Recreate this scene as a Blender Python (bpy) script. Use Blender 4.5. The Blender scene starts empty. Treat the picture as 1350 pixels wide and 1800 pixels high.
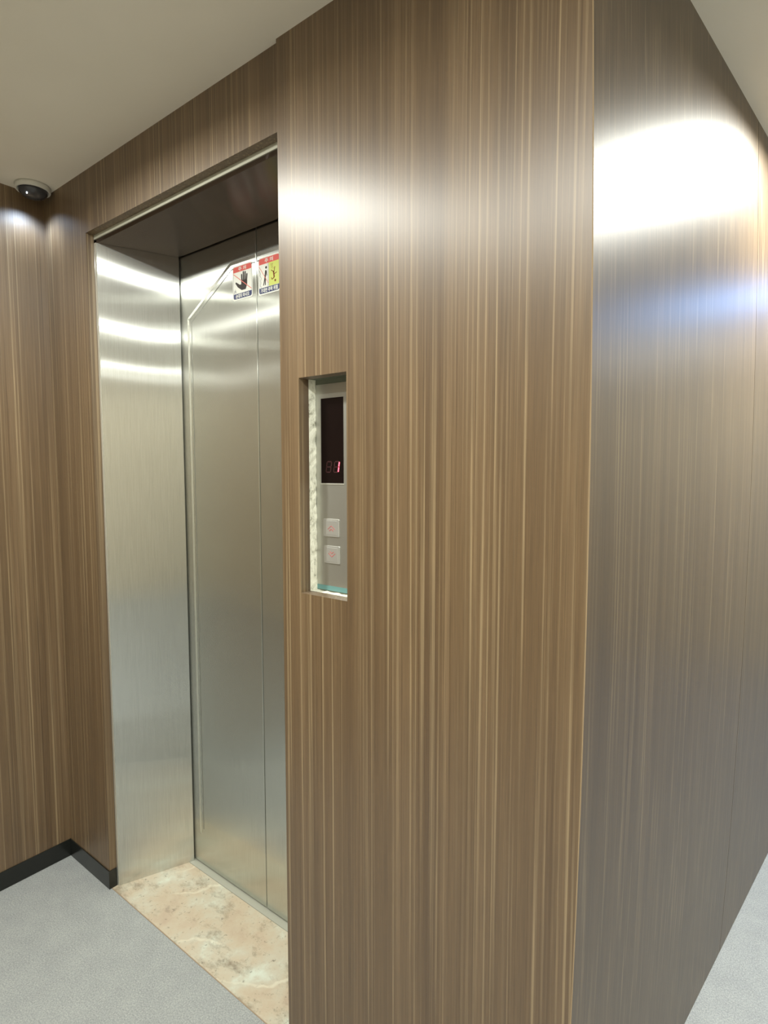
import bpy, bmesh, math, random
from mathutils import Vector, Matrix
random.seed(7)
C = bpy.context.scene.collection
S = bpy.context.scene

# ------------------------------------------------------------------ dimensions (metres)
H = 2.35                      # ceiling height
XL = -1.177                   # left wall
Y0 = 0.0084                   # face of the recessed cladding round the opening
XO, ZT = -0.891, 2.1655       # left edge and top of the wooden opening
XR, RA, BOW = 0.6716, 0.13, 0.0203   # outer corner, its turn, the bow of the board
YD = 0.272                    # elevator door face
CX0, CX1, CZ0, CZ1 = 0.0578, 0.1957, 1.151, 1.626    # niche cut in the big board

# ------------------------------------------------------------------ camera
cam = bpy.data.cameras.new('camera'); camo = bpy.data.objects.new('camera', cam); C.objects.link(camo)
cam.sensor_fit = 'HORIZONTAL'; cam.sensor_width = 36; cam.lens = 36 * 1004.6653 / 1350
cam.clip_start = 0.02
camo.location = (0.9756, -0.8908, 1.4268)
camo.rotation_euler = (math.pi / 2 - 0.0742, 0, 0.6541)
S.camera = camo

# ------------------------------------------------------------------ world, exposure
w = bpy.data.worlds.new('world'); S.world = w; w.use_nodes = True
w.node_tree.nodes['Background'].inputs[0].default_value = (0.9, 0.95, 1, 1)
w.node_tree.nodes['Background'].inputs[1].default_value = 0.15
S.view_settings.view_transform = 'Standard'; S.view_settings.look = 'None'
S.view_settings.gamma = 1; S.view_settings.use_curve_mapping = False
S.view_settings.exposure = 0.14

# ------------------------------------------------------------------ lights: recessed ceiling downlights of the lobby and the passage, plus added fill
def disk(name, x, y, power, size=0.14, col=(1, 0.97, 0.88), spread=180, z=H - 0.012):
    l = bpy.data.lights.new(name, 'AREA'); l.shape = 'DISK'; l.size = size; l.energy = power; l.color = col
    l.spread = math.radians(spread)
    o = bpy.data.objects.new(name, l); C.objects.link(o); o.location = (x, y, z)
    return o
WARM = (0.985, 1, 0.925)
disk('downlight_by_the_elevator', -0.42, -0.63, 22, size=0.10, col=WARM, spread=168)
disk('downlight_by_the_corner', 0.72, -1.10, 29, size=0.10, col=WARM, spread=178)
disk('unseen_light_in_the_lobby', 1.30, -3.30, 20, size=0.08, col=WARM, spread=180)
disk('unseen_light_in_the_lobby', 2.50, -1.80, 14, size=0.08, col=WARM, spread=180)  # added lamp, unseen; its bounce off the floor brightens the ceiling
disk('unseen_light_in_the_lobby', 2.60, -3.10, 18, size=0.08, col=WARM, spread=180)
disk('downlight_in_the_passage', 1.10, 0.98, 31, size=0.26, col=WARM, spread=165)
disk('downlight_in_the_passage', 2.45, 0.70, 12, col=WARM, spread=170)
disk('downlight_in_the_passage', 2.50, 3.30, 30, col=WARM, spread=170)
disk('cool_light_in_the_passage', 1.60, 2.50, 17, size=0.34, col=(0.22, 0.48, 1), spread=170)

# ------------------------------------------------------------------ materials
def mat(name):
    m = bpy.data.materials.new(name); m.use_nodes = True
    return m, m.node_tree, m.node_tree.nodes['Principled BSDF']
def plain(name, col, rough=0.5, metal=0, spec=0.5, emit=0):
    m, nt, b = mat(name)
    b.inputs['Base Color'].default_value = (*col, 1); b.inputs['Roughness'].default_value = rough
    b.inputs['Metallic'].default_value = metal; b.inputs['Specular IOR Level'].default_value = spec
    if emit:
        b.inputs['Emission Color'].default_value = (*col, 1); b.inputs['Emission Strength'].default_value = emit
    return m
def srgb(r, g, b):
    f = lambda c: (c / 255 / 12.92) if c / 255 <= 0.04045 else ((c / 255 + 0.055) / 1.055) ** 2.4
    return (f(r), f(g), f(b))
def N(nt, t, **k):
    n = nt.nodes.new(t)
    for a, v in k.items(): setattr(n, a, v)
    return n
def ramp(nt, stops):
    r = N(nt, 'ShaderNodeValToRGB'); e = r.color_ramp.elements
    e[0].position = stops[0][0]; e[0].color = (*stops[0][1], 1)
    e[1].position = stops[-1][0]; e[1].color = (*stops[-1][1], 1)
    for p, c in stops[1:-1]:
        x = e.new(p); x.color = (*c, 1)
    return r
def mapping(nt, scale, src='Object', rot=(0, 0, 0)):
    t = N(nt, 'ShaderNodeTexCoord'); m = N(nt, 'ShaderNodeMapping')
    m.inputs['Scale'].default_value = scale; m.inputs['Rotation'].default_value = rot
    nt.links.new(t.outputs[src], m.inputs['Vector']); return m.outputs[0]
def noise(nt, vec, scale, detail=2, rough=0.5):
    n = N(nt, 'ShaderNodeTexNoise'); n.inputs['Scale'].default_value = scale
    n.inputs['Detail'].default_value = detail; n.inputs['Roughness'].default_value = rough
    nt.links.new(vec, n.inputs['Vector']); return n.outputs['Fac']
def mix(nt, a, b, fac, mode='MIX'):
    m = N(nt, 'ShaderNodeMix', data_type='RGBA', blend_type=mode)
    for s, v in ((m.inputs[0], fac), (m.inputs[6], a), (m.inputs[7], b)):
        if hasattr(v, 'default_value') or hasattr(v, 'is_linked'): nt.links.new(v, s)
        elif isinstance(v, (int, float)): s.default_value = v
        else: s.default_value = (*v, 1)
    return m.outputs[2]

def wood(name, tint=1.0, rough=0.44, coat=0.35, crough=0.42, spec=.85, an=.8):
    """straight-grained striped laminate, fine upright pale lines on mid brown"""
    m, nt, b = mat(name)
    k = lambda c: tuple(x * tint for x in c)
    v = mapping(nt, (1, 1, 0.006))
    broad = noise(nt, v, 26, 3, .6)
    base = ramp(nt, [(.30, k(srgb(90, 70, 48))), (.50, k(srgb(102, 81, 56))), (.72, k(srgb(117, 95, 69)))])
    nt.links.new(broad, base.inputs[0])
    v2 = mapping(nt, (1, 1, 0.0035))
    lines = noise(nt, v2, 150, 2, .55)
    lr = ramp(nt, [(.52, (0, 0, 0)), (.60, (.30, .30, .30)), (.70, (1, 1, 1))]); nt.links.new(lines, lr.inputs[0])
    c1 = mix(nt, base.outputs[0], k(srgb(146, 126, 96)), lr.outputs[0])
    dark = noise(nt, v2, 230, 1, .5)
    dr = ramp(nt, [(.28, (.75, .75, .75)), (.42, (0, 0, 0))]); nt.links.new(dark, dr.inputs[0])
    c2 = mix(nt, c1, k(srgb(84, 63, 39)), dr.outputs[0])
    v3 = mapping(nt, (1, 1, 0.012))
    fine = noise(nt, v3, 620, 2, .6)
    fr = ramp(nt, [(.3, (.80, .80, .80)), (.7, (1.16, 1.15, 1.13))]); nt.links.new(fine, fr.inputs[0])
    c3 = mix(nt, c2, fr.outputs[0], 1.0, 'MULTIPLY')
    nt.links.new(c3, b.inputs['Base Color'])
    b.inputs['Roughness'].default_value = rough
    b.inputs['Specular IOR Level'].default_value = spec; b.inputs['Anisotropic'].default_value = an
    ge = N(nt, 'ShaderNodeNewGeometry'); vm = N(nt, 'ShaderNodeVectorMath', operation='CROSS_PRODUCT'); vm.inputs[1].default_value = (0.03, 0.02, 1)
    nt.links.new(ge.outputs['True Normal'], vm.inputs[0]); nt.links.new(vm.outputs[0], b.inputs['Tangent'])
    b.inputs['Coat Weight'].default_value = coat; b.inputs['Coat Roughness'].default_value = crough
    bp = N(nt, 'ShaderNodeBump'); bp.inputs['Strength'].default_value = .12; bp.inputs['Distance'].default_value = .0006
    v4 = mapping(nt, (1, 1, 0.12)); gr = noise(nt, v4, 700, 2, .6)
    nt.links.new(gr, bp.inputs['Height']); nt.links.new(bp.outputs[0], b.inputs['Normal'])
    return m

def steel(name, tang, col=(.60, .60, .56), rough=.27, aniso=.75, texture=0.0, wave=.02, wscale=(1, 1, 1), along=(0, 0, 1), streak=.82):
    m, nt, b = mat(name)
    b.inputs['Metallic'].default_value = 1; b.inputs['Anisotropic'].default_value = aniso
    v = mapping(nt, (1, 1, .02)); n1 = noise(nt, v, 500, 2, .5)
    cr = ramp(nt, [(.2, tuple(c * .88 for c in col)), (.8, tuple(c * 1.08 for c in col))]); nt.links.new(n1, cr.inputs[0])
    nt.links.new(cr.outputs[0], b.inputs['Base Color'])
    v2 = mapping(nt, (1, 1, 1)); n2 = noise(nt, v2, 4, 3, .6)
    mr = N(nt, 'ShaderNodeMapRange'); mr.inputs['To Min'].default_value = rough * .85; mr.inputs['To Max'].default_value = rough * 1.2
    nt.links.new(n2, mr.inputs[0]); nt.links.new(mr.outputs[0], b.inputs['Roughness'])
    g = N(nt, 'ShaderNodeBsdfAnisotropic'); g.inputs['Roughness'].default_value = .215; g.inputs['Anisotropy'].default_value = .86
    nt.links.new(cr.outputs[0], g.inputs['Color'])
    tv = N(nt, 'ShaderNodeCombineXYZ')
    for i in range(3): tv.inputs[i].default_value = along[i]
    nt.links.new(tv.outputs[0], g.inputs['Tangent'])
    ms = N(nt, 'ShaderNodeMixShader'); ms.inputs[0].default_value = streak
    nt.links.new(b.outputs[0], ms.inputs[1]); nt.links.new(g.outputs[0], ms.inputs[2])
    nt.links.new(ms.outputs[0], nt.nodes['Material Output'].inputs['Surface'])
    t = N(nt, 'ShaderNodeCombineXYZ')
    for i in range(3): t.inputs[i].default_value = tang[i]
    nt.links.new(t.outputs[0], b.inputs['Tangent'])
    # gentle unevenness of the sheet
    v3 = mapping(nt, wscale); n3 = N(nt, 'ShaderNodeTexNoise'); n3.inputs['Scale'].default_value = 2.4; n3.inputs['Detail'].default_value = 0
    nt.links.new(v3, n3.inputs['Vector'])
    sb = N(nt, 'ShaderNodeVectorMath', operation='SUBTRACT'); sb.inputs[1].default_value = (.5, .5, .5); nt.links.new(n3.outputs['Color'], sb.inputs[0])
    sc = N(nt, 'ShaderNodeVectorMath', operation='SCALE'); sc.inputs['Scale'].default_value = wave; nt.links.new(sb.outputs[0], sc.inputs[0])
    ge = N(nt, 'ShaderNodeNewGeometry'); ad = N(nt, 'ShaderNodeVectorMath', operation='ADD')
    nt.links.new(ge.outputs['Normal'], ad.inputs[0]); nt.links.new(sc.outputs[0], ad.inputs[1])
    nm = N(nt, 'ShaderNodeVectorMath', operation='NORMALIZE'); nt.links.new(ad.outputs[0], nm.inputs[0])
    nt.links.new(nm.outputs[0], g.inputs['Normal'])
    if texture:
        n4 = noise(nt, v2, 260, 2, .6)
        bp2 = N(nt, 'ShaderNodeBump'); bp2.inputs['Strength'].default_value = texture; bp2.inputs['Distance'].default_value = .0015
        nt.links.new(n4, bp2.inputs['Height']); nt.links.new(nm.outputs[0], bp2.inputs['Normal'])
        nt.links.new(bp2.outputs[0], b.inputs['Normal'])
    else: nt.links.new(nm.outputs[0], b.inputs['Normal'])
    return m

M = {}
M['wood'] = wood('striped_laminate')
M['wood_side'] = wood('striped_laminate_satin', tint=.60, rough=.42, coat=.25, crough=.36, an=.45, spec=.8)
M['raw_edge'] = plain('pale_board_edge', srgb(158, 136, 106), .6)
M['door_steel'] = steel('etched_door_steel', (1, 0, 0), col=(.70, .71, .66), rough=.42, aniso=.7, texture=.22, wave=.05)
M['jamb_steel'] = steel('brushed_jamb_steel', (0.38, 0.925, 0), col=(.72, .73, .70), rough=.40, aniso=.8, wave=.05)
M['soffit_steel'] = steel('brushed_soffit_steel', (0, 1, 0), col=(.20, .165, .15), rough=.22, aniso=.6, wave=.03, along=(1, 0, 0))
M['lip_steel'] = plain('polished_steel_lip', (.80, .80, .74), .48, .85)
M['polished'] = plain('polished_line_steel', (.86, .86, .80), .34, 1)
M['etched_line'] = plain('etched_line_steel', (.30, .30, .27), .4, .8)
M['plate'] = plain('satin_faceplate', (.52, .52, .48), .38, .85)
M['dark_gap'] = plain('dark_gap', (.015, .012, .01), .8)
M['black_base'] = plain('glossy_black_baseboard', (.012, .013, .011), .22)
M['white_plastic'] = plain('white_plastic', srgb(205, 203, 194), .45)
M['dark_glass'] = plain('dark_glass', (.05, .05, .055), .08)
M['lens'] = plain('clear_led_lens', (.8, .85, .9), .05)

def ceiling_mat():
    m, nt, b = mat('ceiling_paint')
    v = mapping(nt, (1, 1, 1)); n = noise(nt, v, 3, 3, .5)
    r = ramp(nt, [(.3, srgb(232, 225, 211)), (.7, srgb(237, 230, 217))]); nt.links.new(n, r.inputs[0])
    nt.links.new(r.outputs[0], b.inputs['Base Color']); b.inputs['Roughness'].default_value = .85
    return m
M['ceiling'] = ceiling_mat()
M['cream'] = plain('cream_wall_paint', srgb(214, 205, 186), .7)

def carpet_mat():
    m, nt, b = mat('grey_carpet')
    v = mapping(nt, (1, 1, 1)); n = noise(nt, v, 260, 3, .7); n2 = noise(nt, v, 14, 4, .6)
    r = ramp(nt, [(.25, srgb(128, 132, 133)), (.5, srgb(159, 162, 162)), (.75, srgb(186, 189, 186))]); nt.links.new(n, r.inputs[0])
    r2 = ramp(nt, [(.3, (.92, .92, .925)), (.7, (1.04, 1.04, 1.03))]); nt.links.new(n2, r2.inputs[0])
    c = mix(nt, r.outputs[0], r2.outputs[0], 1.0, 'MULTIPLY')
    nt.links.new(c, b.inputs['Base Color']); b.inputs['Roughness'].default_value = .95
    b.inputs['Specular IOR Level'].default_value = .1
    bp = N(nt, 'ShaderNodeBump'); bp.inputs['Strength'].default_value = .5; bp.inputs['Distance'].default_value = .003
    nt.links.new(n, bp.inputs['Height']); nt.links.new(bp.outputs[0], b.inputs['Normal'])
    return m
M['carpet'] = carpet_mat()

def stone_mat():
    m, nt, b = mat('cream_marble')
    v = mapping(nt, (1, 1, 1)); n = noise(nt, v, 7, 6, .62)
    r = ramp(nt, [(.32, srgb(180, 160, 140)), (.46, srgb(190, 176, 154)), (.58, srgb(192, 186, 168)), (.70, srgb(204, 210, 196))])
    nt.links.new(n, r.inputs[0])
    v2 = mapping(nt, (1, 1.7, 1), rot=(0, 0, .5)); s = noise(nt, v2, 9, 8, .72)
    sr = ramp(nt, [(.52, (0, 0, 0)), (.70, (.9, .9, .9))]); nt.links.new(s, sr.inputs[0])
    c = mix(nt, r.outputs[0], srgb(128, 116, 98), sr.outputs[0])
    s2 = noise(nt, v, 60, 4, .7)
    s2r = ramp(nt, [(.60, (0, 0, 0)), (.72, (.85, .85, .85))]); nt.links.new(s2, s2r.inputs[0])
    c2 = mix(nt, c, srgb(104, 98, 86), s2r.outputs[0])
    # veins
    wv = N(nt, 'ShaderNodeTexWave', wave_type='BANDS'); wv.inputs['Scale'].default_value = 2.1; wv.inputs['Distortion'].default_value = 7
    wv.inputs['Detail'].default_value = 5; nt.links.new(v2, wv.inputs['Vector'])
    wr = ramp(nt, [(.975, (0, 0, 0)), (1, (.45, .45, .45))]); nt.links.new(wv.outputs['Fac'], wr.inputs[0])
    vm = noise(nt, v, 5, 2, .5); vr = ramp(nt, [(.50, (0, 0, 0)), (.64, (1, 1, 1))]); nt.links.new(vm, vr.inputs[0])
    wr_m = mix(nt, wr.outputs[0], vr.outputs[0], 1.0, 'MULTIPLY')
    c3 = mix(nt, c2, srgb(226, 222, 202), wr_m)
    nt.links.new(c3, b.inputs['Base Color']); b.inputs['Roughness'].default_value = .32
    return m
M['stone'] = stone_mat()

def plaster_mat():
    m, nt, b = mat('rough_white_plaster')
    v = mapping(nt, (1, 1, .6)); n = noise(nt, v, 110, 4, .7)
    r = ramp(nt, [(.30, srgb(150, 148, 132)), (.45, srgb(222, 222, 206)), (.7, srgb(240, 240, 226))]); nt.links.new(n, r.inputs[0])
    nt.links.new(r.outputs[0], b.inputs['Base Color']); b.inputs['Roughness'].default_value = .9
    bp = N(nt, 'ShaderNodeBump'); bp.inputs['Strength'].default_value = .8; bp.inputs['Distance'].default_value = .003
    nt.links.new(n, bp.inputs['Height']); nt.links.new(bp.outputs[0], b.inputs['Normal'])
    return m
M['plaster'] = plaster_mat()

# ------------------------------------------------------------------ helpers
def tag(o, label=None, cat=None, group=None, kind=None):
    if label: o['label'] = label
    if cat: o['category'] = cat
    if group: o['group'] = group
    if kind: o['kind'] = kind
    return o
def empty(name, loc, label, cat, group=None):
    o = bpy.data.objects.new(name, None); o.empty_display_size = .05; C.objects.link(o); o.location = loc
    return tag(o, label, cat, group)
def build(name, bm, mats, parent=None, smooth=False, bevel=0, origin=None):
    """link a bmesh (world coordinates) as one object; parent is an unrotated object"""
    me = bpy.data.meshes.new(name)
    bmesh.ops.recalc_face_normals(bm, faces=bm.faces)
    off = Vector(origin) if origin else (parent_world(parent) if parent else Vector())
    for v in bm.verts: v.co -= off
    bm.to_mesh(me); bm.free()
    for m in (mats if isinstance(mats, (list, tuple)) else [mats]): me.materials.append(m)
    if smooth:
        for p in me.polygons: p.use_smooth = True
    o = bpy.data.objects.new(name, me); C.objects.link(o)
    if parent: o.parent = parent; o.location = off - parent_world(parent)
    else: o.location = off
    if bevel:
        b = o.modifiers.new('bevel', 'BEVEL'); b.width = bevel; b.segments = 2; b.limit_method = 'ANGLE'
    return o
def parent_world(p):
    v = Vector(p.location)
    while p.parent: p = p.parent; v += Vector(p.location)
    return v
def box(bm, x0, x1, y0, y1, z0, z1, mi=0):
    vs = [bm.verts.new(p) for p in ((x0, y0, z0), (x1, y0, z0), (x1, y1, z0), (x0, y1, z0), (x0, y0, z1), (x1, y0, z1), (x1, y1, z1), (x0, y1, z1))]
    for f in ((0, 3, 2, 1), (4, 5, 6, 7), (0, 1, 5, 4), (1, 2, 6, 5), (2, 3, 7, 6), (3, 0, 4, 7)):
        bm.faces.new([vs[i] for i in f]).material_index = mi
    return bm
def B(*a): return box(bmesh.new(), *a)
def prism_xy(bm, pts, z0, z1):
    """closed outline in plan, extruded upwards"""
    lo = [bm.verts.new((x, y, z0)) for x, y in pts]; hi = [bm.verts.new((x, y, z1)) for x, y in pts]
    bm.faces.new(lo[::-1]); bm.faces.new(hi)
    for i in range(len(pts)):
        j = (i + 1) % len(pts); bm.faces.new((lo[i], lo[j], hi[j], hi[i]))
    return bm
def prism_xz(bm, pts, y0, y1):
    """closed outline facing the lobby, extruded back from y0 to y1"""
    a = [bm.verts.new((x, y0, z)) for x, z in pts]; b = [bm.verts.new((x, y1, z)) for x, z in pts]
    bm.faces.new(a); bm.faces.new(b[::-1])
    for i in range(len(pts)):
        j = (i + 1) % len(pts); bm.faces.new((a[i], b[i], b[j], a[j]))
    return bm
def lathe(bm, prof, cx, cy, n=48):
    rings = [[bm.verts.new((cx + r * math.cos(2 * math.pi * i / n), cy + r * math.sin(2 * math.pi * i / n), z)) for i in range(n)] for r, z in prof]
    for a, b in zip(rings, rings[1:]):
        for i in range(n):
            j = (i + 1) % n; bm.faces.new((a[i], a[j], b[j], b[i]))
    bm.faces.new(rings[0]); bm.faces.new(rings[-1][::-1])
    return bm
def stroke(bm, a, b, wd, y0, y1):
    a = Vector(a); b = Vector(b); d = (b - a).normalized(); n = Vector((-d.y, d.x)) * wd / 2
    return prism_xz(bm, [tuple(a - n), tuple(b - n), tuple(b + n), tuple(a + n)], y0, y1)
def rounded(x0, x1, z0, z1, r, corners='tltrblbr', n=6):
    pts = []
    for key, cx, cz, a0, px, pz in (('bl', x0 + r, z0 + r, 180, x0, z0), ('br', x1 - r, z0 + r, 270, x1, z0), ('tr', x1 - r, z1 - r, 0, x1, z1), ('tl', x0 + r, z1 - r, 90, x0, z1)):
        if key in corners:
            for i in range(n + 1):
                a = math.radians(a0 + 90 * i / n); pts.append((cx + r * math.cos(a), cz + r * math.sin(a)))
        else: pts.append((px, pz))
    return pts

# ------------------------------------------------------------------ setting
XE, YB, YF = 3.3, -3.7, 3.9       # far limits of lobby and passage
def rw(s, z=1.2):                 # point on the foot of the right wall, s metres from the corner
    return XR + s * math.sin(RA), s * math.cos(RA)
def bow(z): return BOW * (1 - ((z - 1.2) / 1.1) ** 2)

tag(build('floor', B(XL - .15, XE + .1, YB - .1, YF + .1, -.08, 0), M['carpet']), kind='structure')
tag(build('ceiling', B(XL - .15, XE + .1, YB - .1, YF + .1, H, H + .08), M['ceiling']), kind='structure')
tag(build('wall_left', B(XL - .12, XL, YB, .4, 0, H), M['wood']), kind='structure')
tag(build('wall_rear', B(XL, XE, YB - .1, YB, 0, H), M['cream']), kind='structure')
tag(build('wall_far_right', B(XE, XE + .1, YB, YF, 0, H), M['cream']), kind='structure')
tag(build('wall_passage_end', B(.7, XE, YF, YF + .1, 0, H), M['cream']), kind='structure')

# cladding round the elevator opening (narrow board left of it and the header above)
bm = bmesh.new()
prism_xz(bm, [(XL, 0), (XO, 0), (XO, ZT), (0.0, ZT), (0.0, H), (XL, H)], Y0, .033)
tag(build('wall_center', bm, M['wood']), kind='structure')

# the big board with the niche cut through it; its outer edge bows a little
def big_board():
    bm = bmesh.new()
    zs = sorted(set([0, CZ0, CZ1, H] + [H * i / 24 for i in range(1, 24)]))
    zs = [z for z in zs if z in (0, CZ0, CZ1, H) or min(abs(z - CZ0), abs(z - CZ1)) > .02]
    cols = [lambda z: 0.0, lambda z: CX0, lambda z: CX1, lambda z: XR + bow(z) - .0012]
    T = .030
    def grid(y): return [[bm.verts.new((c(z), y, z)) for c in cols] for z in zs]
    f, b = grid(0), grid(T)
    for i in range(len(zs) - 1):
        for j in range(3):
            hole = j == 1 and zs[i] >= CZ0 - 1e-6 and zs[i + 1] <= CZ1 + 1e-6
            if not hole:
                bm.faces.new((f[i][j], f[i][j + 1], f[i + 1][j + 1], f[i + 1][j]))
                bm.faces.new((b[i][j], b[i + 1][j], b[i + 1][j + 1], b[i][j + 1]))
            else:
                if j == 1:
                    bm.faces.new((f[i][1], f[i + 1][1], b[i + 1][1], b[i][1])); bm.faces.new((f[i][2], b[i][2], b[i + 1][2], f[i + 1][2]))
        for j in (0, 3): bm.faces.new((f[i][j], f[i + 1][j], b[i + 1][j], b[i][j]))
    for i in (0, len(zs) - 1):
        for j in range(3): bm.faces.new((f[i][j], b[i][j], b[i][j + 1], f[i][j + 1]))
    k0 = zs.index(CZ0); k1 = zs.index(CZ1)
    for k in (k0, k1): bm.faces.new((f[k][1], b[k][1], b[k][2], f[k][2]))
    return bm
wf = tag(build('wall_front', big_board(), M['wood']), kind='structure')

# rough plaster lining seen in the niche, behind the board
def lining():
    bm = bmesh.new(); rnd = random.Random(3)
    n = 46; T0, T1 = .0301, .0500
    zs = [CZ0 - .004 + (CZ1 - CZ0 + .012) * i / n for i in range(n + 1)]
    a = [bm.verts.new((CX0 - .0002 + rnd.uniform(-.0012, .0006), T0, z)) for z in zs]
    c = [bm.verts.new((CX0 + .0016 + rnd.uniform(-.0012, .0016), (T0 + T1) / 2, z)) for z in zs]
    b = [bm.verts.new((CX0 + .0030 + rnd.uniform(-.0010, .0016), T1 - .0008, z)) for z in zs]
    o = [bm.verts.new((CX0 - .012, T0, z)) for z in zs]
    for i in range(n):
        bm.faces.new((a[i], a[i + 1], c[i + 1], c[i])); bm.faces.new((c[i], c[i + 1], b[i + 1], b[i])); bm.faces.new((o[i], o[i + 1], a[i + 1], a[i]))
    # bottom ledge, head and back of the recess
    m = 18
    for zz, s in ((CZ0 - .001, 1),):
        xs = [CX0 - .01 + (CX1 - CX0 + .02) * i / m for i in range(m + 1)]
        p = [bm.verts.new((x, T0, zz)) for x in xs]
        q = [bm.verts.new((x, T1, zz + s * rnd.uniform(-.001, .0025))) for x in xs]
        for i in range(m): bm.faces.new((p[i], p[i + 1], q[i + 1], q[i]))
    box(bm, CX1 + .001, CX1 + .02, T0, T1, CZ0 - .02, CZ1 + .02)
    return bm
build('plaster_lining', lining(), M['plaster'], wf)
bm = B(CX0 - .02, CX1 + .02, .0503, .062, CZ0 - .02, CZ1 + .02); box(bm, CX0 - .02, CX1 + .02, .0301, .0502, CZ1 + .0005, CZ1 + .02)
build('niche_back', bm, plain('grey_green_niche_back', srgb(104, 108, 92), .7), wf)

# right wall: two boards with an upright seam, bowed like the corner
def side_board(s0, s1, z0=0):
    bm = bmesh.new(); n = 24; zs = [z0 + (H - z0) * i / n for i in range(n + 1)]
    T = .03; nx, ny = -math.cos(RA) * T, math.sin(RA) * T
    rows = []
    for z in zs:
        (x0, y0), (x1, y1) = rw(s0), rw(s1); d = bow(z)
        rows.append([bm.verts.new(p) for p in ((x0 + d, y0, z), (x1 + d, y1, z), (x1 + d + nx, y1 + ny, z), (x0 + d + nx, y0 + ny, z))])
    for a, b in zip(rows, rows[1:]):
        for i in range(4):
            j = (i + 1) % 4; bm.faces.new((a[i], a[j], b[j], b[i]))
    bm.faces.new(rows[0][::-1]); bm.faces.new(rows[-1])
    return bm
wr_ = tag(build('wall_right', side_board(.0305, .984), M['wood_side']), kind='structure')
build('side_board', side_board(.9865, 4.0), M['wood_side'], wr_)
# thin pale worn edge of the board at the outer corner
def corner_edge():
    bm = bmesh.new(); n = 24; rows = []
    for i in range(n + 1):
        z = H * i / n; x = XR + bow(z)
        rows.append([bm.verts.new(p) for p in ((x - .0012, -.0001, z), (x + .0002, .0012, z), (x + .0041, .0305, z), (x - .0012, .0305, z))])
    for a, b in zip(rows, rows[1:]):
        for i in range(4):
            j = (i + 1) % 4; bm.faces.new((a[i], a[j], b[j], b[i]))
    bm.faces.new(rows[0][::-1]); bm.faces.new(rows[-1])
    for f in bm.faces:
        c = f.calc_center_median(); f.material_index = 0 if c.y < .004 else 1
    return bm
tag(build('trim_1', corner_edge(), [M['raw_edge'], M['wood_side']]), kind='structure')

# black baseboards
HB = .0645
tag(build('baseboard_left', B(XL, XL + .003, YB, Y0 - .0035, 0, HB), M['black_base'], bevel=.0008), kind='structure')
bm = bmesh.new(); prism_xy(bm, [(XL, Y0 - .0035), (XO + .003, Y0 - .0035), (XO + .003, .032), (XO + .0002, .032), (XO + .0002, Y0 - .0002), (XL, Y0 - .0002)], 0, HB)
tag(build('baseboard_center', bm, M['black_base'], bevel=.0008), kind='structure')

# ------------------------------------------------------------------ elevator entrance
el = empty('elevator_entrance', (-.39, .15, 0), 'stainless steel elevator entrance with closed two-leaf sliding doors in the wood-clad wall', 'elevator')
JF, JB = (-.8785, .033), (-.7845, .2655)      # front and back of the splayed left jamb
ZS = 2.1410                                      # underside of the head
bm = bmesh.new()
prism_xy(bm, [(XO - .004, .0335), (JF[0], .0335), (JB[0], JB[1]), (JB[0] - .0015, JB[1] + .001), (XO - .004, .262)], 0, ZS)
jm = build('jamb', bm, M['jamb_steel'], el, bevel=.0006)
bm = bmesh.new(); prism_xy(bm, [(.012, .055), (.10, .055), (.10, .2655), (.003, .2655)], 0, ZS)
build('jamb', bm, M['jamb_steel'], el)
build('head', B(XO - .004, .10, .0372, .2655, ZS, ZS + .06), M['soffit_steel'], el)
build('head_lip', B(XO - .004, .008, .0335, .0370, ZS + .0115, ZT + .03), plain('dull_lip', srgb(176, 174, 158), .7, .1), el)
# narrow bright return of the jamb towards the lobby
build('jamb_lip', B(XO + .0032, JF[0] + .0005, .0325, .0334, .0, ZS), M['lip_steel'], el)
# sill along the doors
build('sill', B(-.80, .02, .250, .300, -.01, .0020), plain('grey_green_sill', srgb(164, 164, 152), .6, .0), el)

def leaf(x0, x1, y0):
    bm = B(x0, x1, y0, y0 + .03, .006, 2.22)
    return build('door_panel', bm, M['door_steel'], el, bevel=.0022)
XJ = -.3965
lf = leaf(-.86, XJ - .0016, YD)
rf = leaf(XJ + .0016, .06, YD)
build('door_gap', B(-.86, .06, YD + .026, YD + .040, 0, 2.25), M['dark_gap'], el)
# polished chamfered border lines of the etched doors
def border(pts, wd):
    bm = bmesh.new()
    for a, b in zip(pts, pts[1:]): stroke(bm, a, b, wd, YD - .0005, YD + .0005)
    return bm
out = [(-.7480, .12), (-.7480, 1.932), (-.5180, 2.064), (XJ - .004, 2.064)]
inn = [(-.7300, .14), (-.7300, 1.920), (-.5120, 2.046), (XJ - .004, 2.046)]
build('border_line', border(out, .009), M['polished'], lf)
build('border_line', border(inn, .0030), M['etched_line'], lf)
mir = lambda P: [(2 * XJ - x, z) for x, z in P]
build('border_line', border(mir(out), .009), M['polished'], rf)
build('border_line', border(mir(inn), .0030), M['etched_line'], rf)

# stone slab in the opening
sl = build('stone_threshold', B(XO + .0036, -.0005, .0150, .2495, -.02, .0015), M['stone'], bevel=.001, origin=(-.44, .13, 0))
tag(sl, 'stained cream marble slab on the floor in front of the elevator doors', 'threshold')
sl2 = build('metal_edge_strip', B(XO + .0036, -.0005, .0128, .0148, -.01, .0016), plain('carpet_edge_metal', srgb(160, 140, 118), .6, .0), origin=(-.44, .015, 0))
tag(sl2, 'thin pale strip between the grey carpet and the cream marble slab', 'strip')

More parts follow.
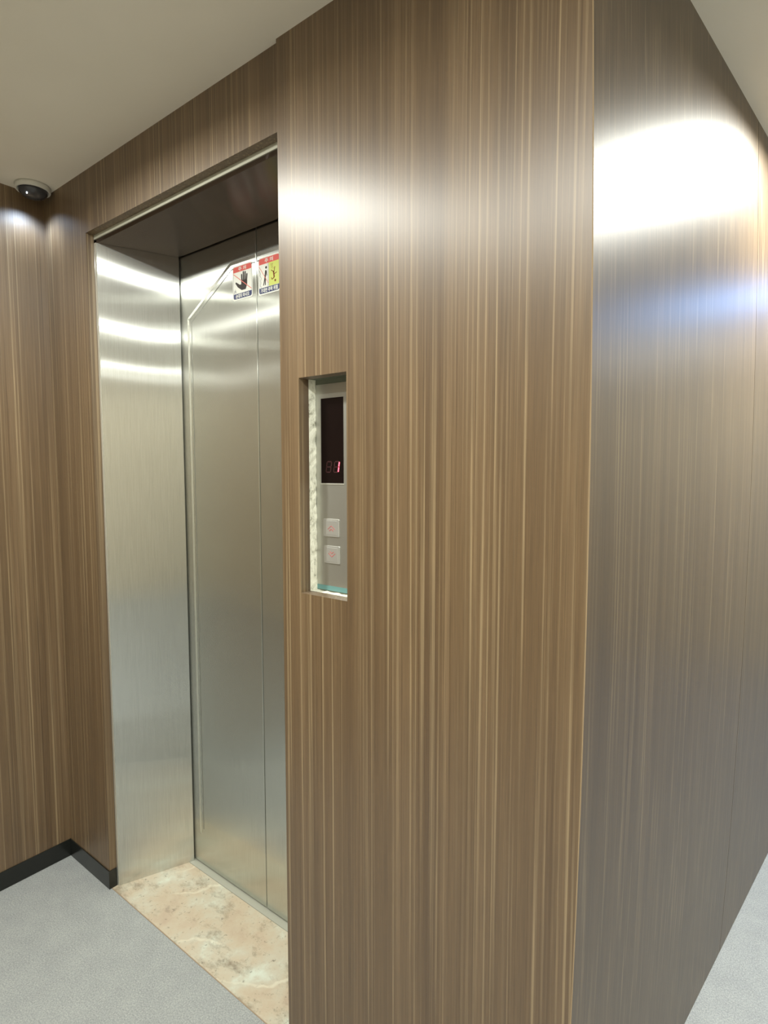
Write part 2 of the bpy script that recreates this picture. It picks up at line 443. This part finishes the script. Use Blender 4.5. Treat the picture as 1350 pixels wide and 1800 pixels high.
# ------------------------------------------------------------------ text
def text_mesh(s, cx, cz, size, y, width=None, bold=0, slant=0):
    cu = bpy.data.curves.new('t', 'FONT'); cu.body = s; cu.size = size; cu.align_x = 'CENTER'; cu.align_y = 'CENTER'
    cu.extrude = .00012; cu.offset = bold; cu.resolution_u = 3
    o = bpy.data.objects.new('t', cu); C.objects.link(o)
    bpy.context.view_layer.update()
    me = bpy.data.meshes.new_from_object(o.evaluated_get(bpy.context.evaluated_depsgraph_get()))
    bpy.data.objects.remove(o); bpy.data.curves.remove(cu)
    bm = bmesh.new(); bm.from_mesh(me); bpy.data.meshes.remove(me)
    if len(bm.verts):
        xs = [v.co.x for v in bm.verts]; zs = [v.co.y for v in bm.verts]
        mx = (min(xs) + max(xs)) / 2; my = (min(zs) + max(zs)) / 2
        k = width / (max(xs) - min(xs)) if width else 1
        for v in bm.verts: v.co = Vector((cx + (v.co.x - mx) * k, y - v.co.z, cz + (v.co.y - my)))
    return bm

# ------------------------------------------------------------------ safety stickers on the doors
SW = plain('sticker_white', srgb(232, 232, 224), .35)
SR = plain('sticker_red', srgb(214, 104, 98), .35)
SB = plain('sticker_navy', srgb(72, 78, 112), .35)
SK = plain('sticker_black', srgb(60, 54, 52), .4)
SY = plain('sticker_yellow_green', srgb(206, 214, 120), .35)
SL = plain('sticker_red_line', srgb(226, 130, 120), .35)
SH = plain('sticker_dark_red', srgb(120, 56, 34), .4)
SG = plain('sticker_grey', srgb(120, 124, 138), .4)
def sticker_base(x0, x1, z0, z1, label, name):
    t = empty(name, ((x0 + x1) / 2, YD, z0), label, 'sticker', 'safety stickers on the elevator doors')
    ya = YD - .0004
    build('sheet', prism_xz(bmesh.new(), rounded(x0, x1, z0, z1, .006), ya, YD - .0001), SW, t)
    e = .0035; a0, a1, b0, b1 = x0 + e, x1 - e, z0 + e, z1 - e
    hb = (b1 - b0) * .17
    build('header_band', prism_xz(bmesh.new(), rounded(a0, a1, b1 - hb, b1, .007, 'tltr'), ya - .0002, ya), SR, t)
    build('footer_band', prism_xz(bmesh.new(), rounded(a0, a1, b0, b0 + hb * .95, .007, 'blbr'), ya - .0002, ya), SB, t)
    # thin frame lines
    for x in (a0 + .0003, a1 - .0003): build('frame_line', stroke(bmesh.new(), (x, b0 + hb * .9), (x, b1 - hb), .0007, ya - .0002, ya), SG, t)
    return t, ya, a0, a1, b0, b1, hb

x0, x1, z0, z1 = -.5085, -.4150, 1.949, 2.0525
t, ya, a0, a1, b0, b1, hb = sticker_base(x0, x1, z0, z1, 'white sticker with a black hand crossed by a red line, on the left elevator door', 'no_touching_sticker')
W_ = a1 - a0
build('header_text', text_mesh('주 의', (a0 + a1) / 2, b1 - hb * .5, .0125, ya - .0004, W_ * .42, .0002), SW, t)
build('footer_text', text_mesh('손대지 마시오', (a0 + a1) / 2, b0 + hb * .48, .0130, ya - .0004, W_ * .74, .00035), SW, t)
def hand(cx, cz, s):
    bm = bmesh.new(); y0_, y1_ = ya - .0004, ya - .0001
    P = lambda L: [(cx + a * s, cz + b * s) for a, b in L]
    prism_xz(bm, P([(-.15, -.46), (.22, -.46), (.36, -.16), (.36, .10), (-.18, .10), (-.18, -.12), (-.22, -.22)]), y0_, y1_)
    prism_xz(bm, P([(-.15, -.46), (-.18, -.12), (-.30, -.13), (-.66, .08), (-.72, .02), (-.50, -.24)]), y0_ - .00003, y1_)
    for i, (fx, top, lean) in enumerate(((-.115, .47, -.02), (.025, .60, .0), (.165, .57, .02), (.30, .42, .04))):
        prism_xz(bm, P([(fx - .058, .06), (fx + .058, .06), (fx + .054 + lean, top - .05), (fx + .025 + lean, top), (fx - .025 + lean, top), (fx - .054 + lean, top - .05)]), y0_ - .00002 * i, y1_)
    return bm
build('hand_symbol', hand((a0 + a1) / 2 + .004, (b0 + b1) / 2 - .001, .052), SK, t)
build('slash', stroke(bmesh.new(), (a0 + .001, b1 - hb - .003), (a1 - .001, b0 + hb + .004), .0022, ya - .0007, ya - .0004), SL, t)
bm = bmesh.new(); bx, bz = a0 + .009, b0 + hb + .006
for q in ((-.006, .0, -.001, .004), (-.001, .004, .003, -.002), (-.004, -.003, .002, .002), (.0, .008, .004, -.004), (-.006, -.004, -.002, -.003)):
    stroke(bm, (bx + q[0], bz + q[1]), (bx + q[2], bz + q[3]), .0011, ya - .0003, ya)
build('small_mark', bm, SG, t)

x0, x1, z0, z1 = -.3880, -.2930, 1.944, 2.0520
t, ya, a0, a1, b0, b1, hb = sticker_base(x0, x1, z0, z1, 'sticker with leaning and falling figures on white and yellow fields, on the right elevator door', 'no_leaning_sticker')
xm = a0 + W_ * .50
build('yellow_field', prism_xz(bmesh.new(), [(xm, b0 + hb), (a1 - .0008, b0 + hb), (a1 - .0008, b1 - hb), (xm, b1 - hb)], ya - .0002, ya), SY, t)
bm = bmesh.new(); stroke(bm, (xm - .001, b0 + hb), (xm - .001, b1 - hb), .0009, ya - .0003, ya); stroke(bm, (xm - .006, b0 + hb), (xm - .006, b1 - hb), .0006, ya - .0003, ya)
build('divider_line', bm, SG, t)
build('header_text', text_mesh('주 의', (a0 + a1) / 2, b1 - hb * .5, .0125, ya - .0004, W_ * .42, .0002), SW, t)
build('footer_text', text_mesh('기대면 추락 위험', (a0 + a1) / 2, b0 + hb * .48, .0130, ya - .0004, W_ * .86, .00035), SW, t)
def figure(parts, head, y):
    bm = bmesh.new()
    for a, b, wd in parts: stroke(bm, a, b, wd, y - .0003, y)
    hx, hz, hr = head
    prism_xz(bm, [(hx + hr * math.cos(i * math.pi / 6), hz + hr * math.sin(i * math.pi / 6)) for i in range(12)], y - .0003, y)
    return bm
fx, fz = a0 + W_ * .32, (b0 + b1) / 2
build('leaning_figure', figure([((fx + .003, fz + .014), (fx - .001, fz - .006), .0058), ((fx - .001, fz - .004), (fx - .008, fz - .028), .0034), ((fx, fz - .004), (fx + .000, fz - .028), .0034), ((fx + .005, fz + .012), (fx + .007, fz - .002), .0022)], (fx + .004, fz + .022, .0038), ya - .0001), SK, t)
bm = bmesh.new(); zx = a0 + .005
zz = [(zx - .003, fz + .018), (zx + .001, fz + .008), (zx - .001, fz + .004), (zx + .005, fz - .006), (zx + .001, fz - .012), (zx + .003, fz - .018), (zx, fz - .026), (zx + .004, fz - .032)]
for p, q in zip(zz, zz[1:]): stroke(bm, p, q, .0013, ya - .0003, ya)
build('door_crack_line', bm, SG, t)
build('slash', stroke(bmesh.new(), (a0 + .001, b1 - hb - .004), (xm - .003, b0 + hb + .010), .0016, ya - .0006, ya - .0004), SL, t)
gx, gz = xm + W_ * .26, fz - .001
build('falling_figure', figure([((gx - .002, gz + .006), (gx + .001, gz - .012), .0050), ((gx - .002, gz + .005), (gx - .012, gz + .011), .0022), ((gx, gz + .004), (gx + .004, gz + .018), .0024), ((gx + .001, gz - .002), (gx + .012, gz + .001), .0020), ((gx + .001, gz - .012), (gx - .009, gz - .016), .0024), ((gx - .009, gz - .016), (gx - .011, gz - .010), .0020)], (gx + .005, gz - .021, .0034), ya - .0002), SH, t)
bm = bmesh.new()
for p, q in (((gx - .014, gz + .030), (gx - .008, gz + .014)), ((gx - .010, gz + .030), (gx - .002, gz + .014)), ((gx - .006, gz + .030), (gx - .005, gz + .026))): stroke(bm, p, q, .0008, ya - .0004, ya)
build('motion_line', bm, SH, t)

# ------------------------------------------------------------------ call panel
cp = empty('elevator_call_panel', (.127, .0503, 1.145), 'narrow steel call panel with red digit and two buttons in the wall niche', 'control panel')
yp = .0500
PX0, PX1, PZ0, PZ1 = .0618, .1925, 1.1535, 1.6155
def faceplate():
    bm = bmesh.new()
    DX0, DX1, DZ0, DZ1 = .0765, .1442, 1.3960, 1.5845
    xs = [PX0, DX0, DX1, PX1]; zs = [PZ0, DZ0, DZ1, PZ1]
    for i in range(3):
        for j in range(3):
            if i == 1 and j == 1: continue
            box(bm, xs[i], xs[i + 1], yp - .0010, yp, zs[j], zs[j + 1])
    bmesh.ops.remove_doubles(bm, verts=bm.verts, dist=1e-5)
    # drop the inner faces left between cells
    seen = {}
    for f in bm.faces: seen.setdefault(tuple(sorted(v.index for v in f.verts)), []).append(f)
    return bm
fp = build('faceplate', faceplate(), M['plate'], cp)
dsp = build('display_window', B(.0765, .1442, yp - .0003, yp + .0002, 1.3960, 1.5845), plain('dark_red_display_glass', (.006, .003, .003), .12, 0, .3), cp)
# seven-segment digits: the lit 1 and the faint unlit 8 beside it
LIT = plain('lit_red_segment', (1, .06, .10), .4, emit=2.6); LIT.node_tree.nodes['Principled BSDF'].inputs['Emission Color'].default_value = (1, .12, .18, 1)
DIM = plain('dim_red_segment', (.030, .004, .005), .5)
def segs(cx, cz, w, h, which, wd, y):
    bm = bmesh.new(); sl_ = .16
    X = lambda x, z: (cx + x + (z) * sl_, cz + z)
    g = .0009
    S7 = {'a': ((-w / 2 + g, h / 2), (w / 2 - g, h / 2)), 'b': ((w / 2, h / 2 - g), (w / 2, g)), 'c': ((w / 2, -g), (w / 2, -h / 2 + g)), 'd': ((-w / 2 + g, -h / 2), (w / 2 - g, -h / 2)),
          'e': ((-w / 2, -g), (-w / 2, -h / 2 + g)), 'f': ((-w / 2, h / 2 - g), (-w / 2, g)), 'g': ((-w / 2 + g, 0), (w / 2 - g, 0))}
    for k in which:
        p, q = S7[k]; stroke(bm, X(*p), X(*q), wd, y - .0002, y)
    return bm
build('lit_digit', segs(.1225, 1.4325, .0135, .0235, 'bc', .0030, yp - .0003), LIT, dsp)
build('unlit_segment', segs(.1225, 1.4325, .0135, .0235, 'adefg', .0024, yp - .0003), DIM, dsp)
build('unlit_segment', segs(.0995, 1.4325, .0135, .0235, 'abcdefg', .0024, yp - .0003), DIM, dsp)
# bright lower rim of the display
build('display_rim', B(.0755, .1446, yp - .0022, yp - .0008, 1.3935, 1.3962), M['lip_steel'], cp)
BT = plain('satin_button', (.60, .60, .57), .36, .7)
RD = plain('button_arrow_red', srgb(178, 84, 84), .5)
for name, (bx0, bx1, bz0, bz1), up in (('up_button', (.0838, .1312, 1.2765, 1.3165), 1), ('down_button', (.0850, .1325, 1.2160, 1.2558), 0)):
    bt = build('button', prism_xz(bmesh.new(), rounded(bx0, bx1, bz0, bz1, .0025), yp - .0030, yp - .0008), BT, cp, bevel=.0007)
    build('button_cap', prism_xz(bmesh.new(), rounded(bx0 + .009, bx1 - .006, bz0 + .004, bz1 - .004, .001), yp - .0036, yp - .0029), BT, bt, bevel=.0003)
    cx, cz = (bx0 + bx1) / 2 + .001, (bz0 + bz1) / 2; s = 1 if up else -1
    bm = bmesh.new()
    for dz in (0, .0072):
        z = cz + s * (.0045 - dz); ww = .0105 if dz == 0 else .0060
        stroke(bm, (cx - ww, z - s * .0080 * ww / .0105), (cx, z), .0013, yp - .0040, yp - .0035); stroke(bm, (cx, z), (cx + ww, z - s * .0080 * ww / .0105), .0013, yp - .0040, yp - .0035)
    build('arrow', bm, RD, bt)
# teal protective film left along the bottom of the plate
build('protective_film', B(PX0, PX1, yp - .0016, yp - .0010, PZ0, PZ0 + .011), plain('teal_film', srgb(96, 136, 134), .35), cp)

# ------------------------------------------------------------------ small round dome camera on the ceiling in the corner
fxx, fyy, fr = -1.1170, -.0480, .0510
cl = empty('ceiling_dome_camera', (fxx, fyy, H), 'small round white ceiling fixture with dark glass underside in the corner left of the elevator', 'security camera')
build('housing', lathe(bmesh.new(), [(fr * 1.02, H - .0005), (fr * 1.01, H - .006), (fr, H - .013), (fr * .97, H - .016), (fr * .90, H - .016), (fr * .86, H - .012), (fr * .3, H - .011)], fxx, fyy), M['white_plastic'], cl, smooth=True)
gl = build('dark_lens', lathe(bmesh.new(), [(fr * .84, H - .012), (fr * .80, H - .022), (fr * .64, H - .031), (fr * .38, H - .037), (fr * .08, H - .039)], fxx, fyy), M['dark_glass'], cl, smooth=True)
LED = plain('white_led', (.85, .93, 1), .3, emit=6)
for k, (dx, dy) in enumerate(((.018, -.026),)):
    build('led', lathe(bmesh.new(), [(.0018, H - .0325), (.0016, H - .0362), (.0006, H - .0372)], fxx + dx, fyy + dy, 12), LED, gl, smooth=True)
sp = bpy.data.lights.new('added_corner_glow', 'SPOT'); sp.energy = 4.6; sp.color = (.62, .78, 1); sp.spot_size = math.radians(146); sp.spot_blend = 1; sp.shadow_soft_size = .02  # added lamp under the dome, makes the bluish light patch on the corner walls
spo = bpy.data.objects.new('added_corner_glow', sp); C.objects.link(spo); spo.location = (fxx + .006, fyy - .006, H - .062)
spo.rotation_euler = (Vector((-.02, -.02, -.35))).to_track_quat('-Z', 'Y').to_euler()
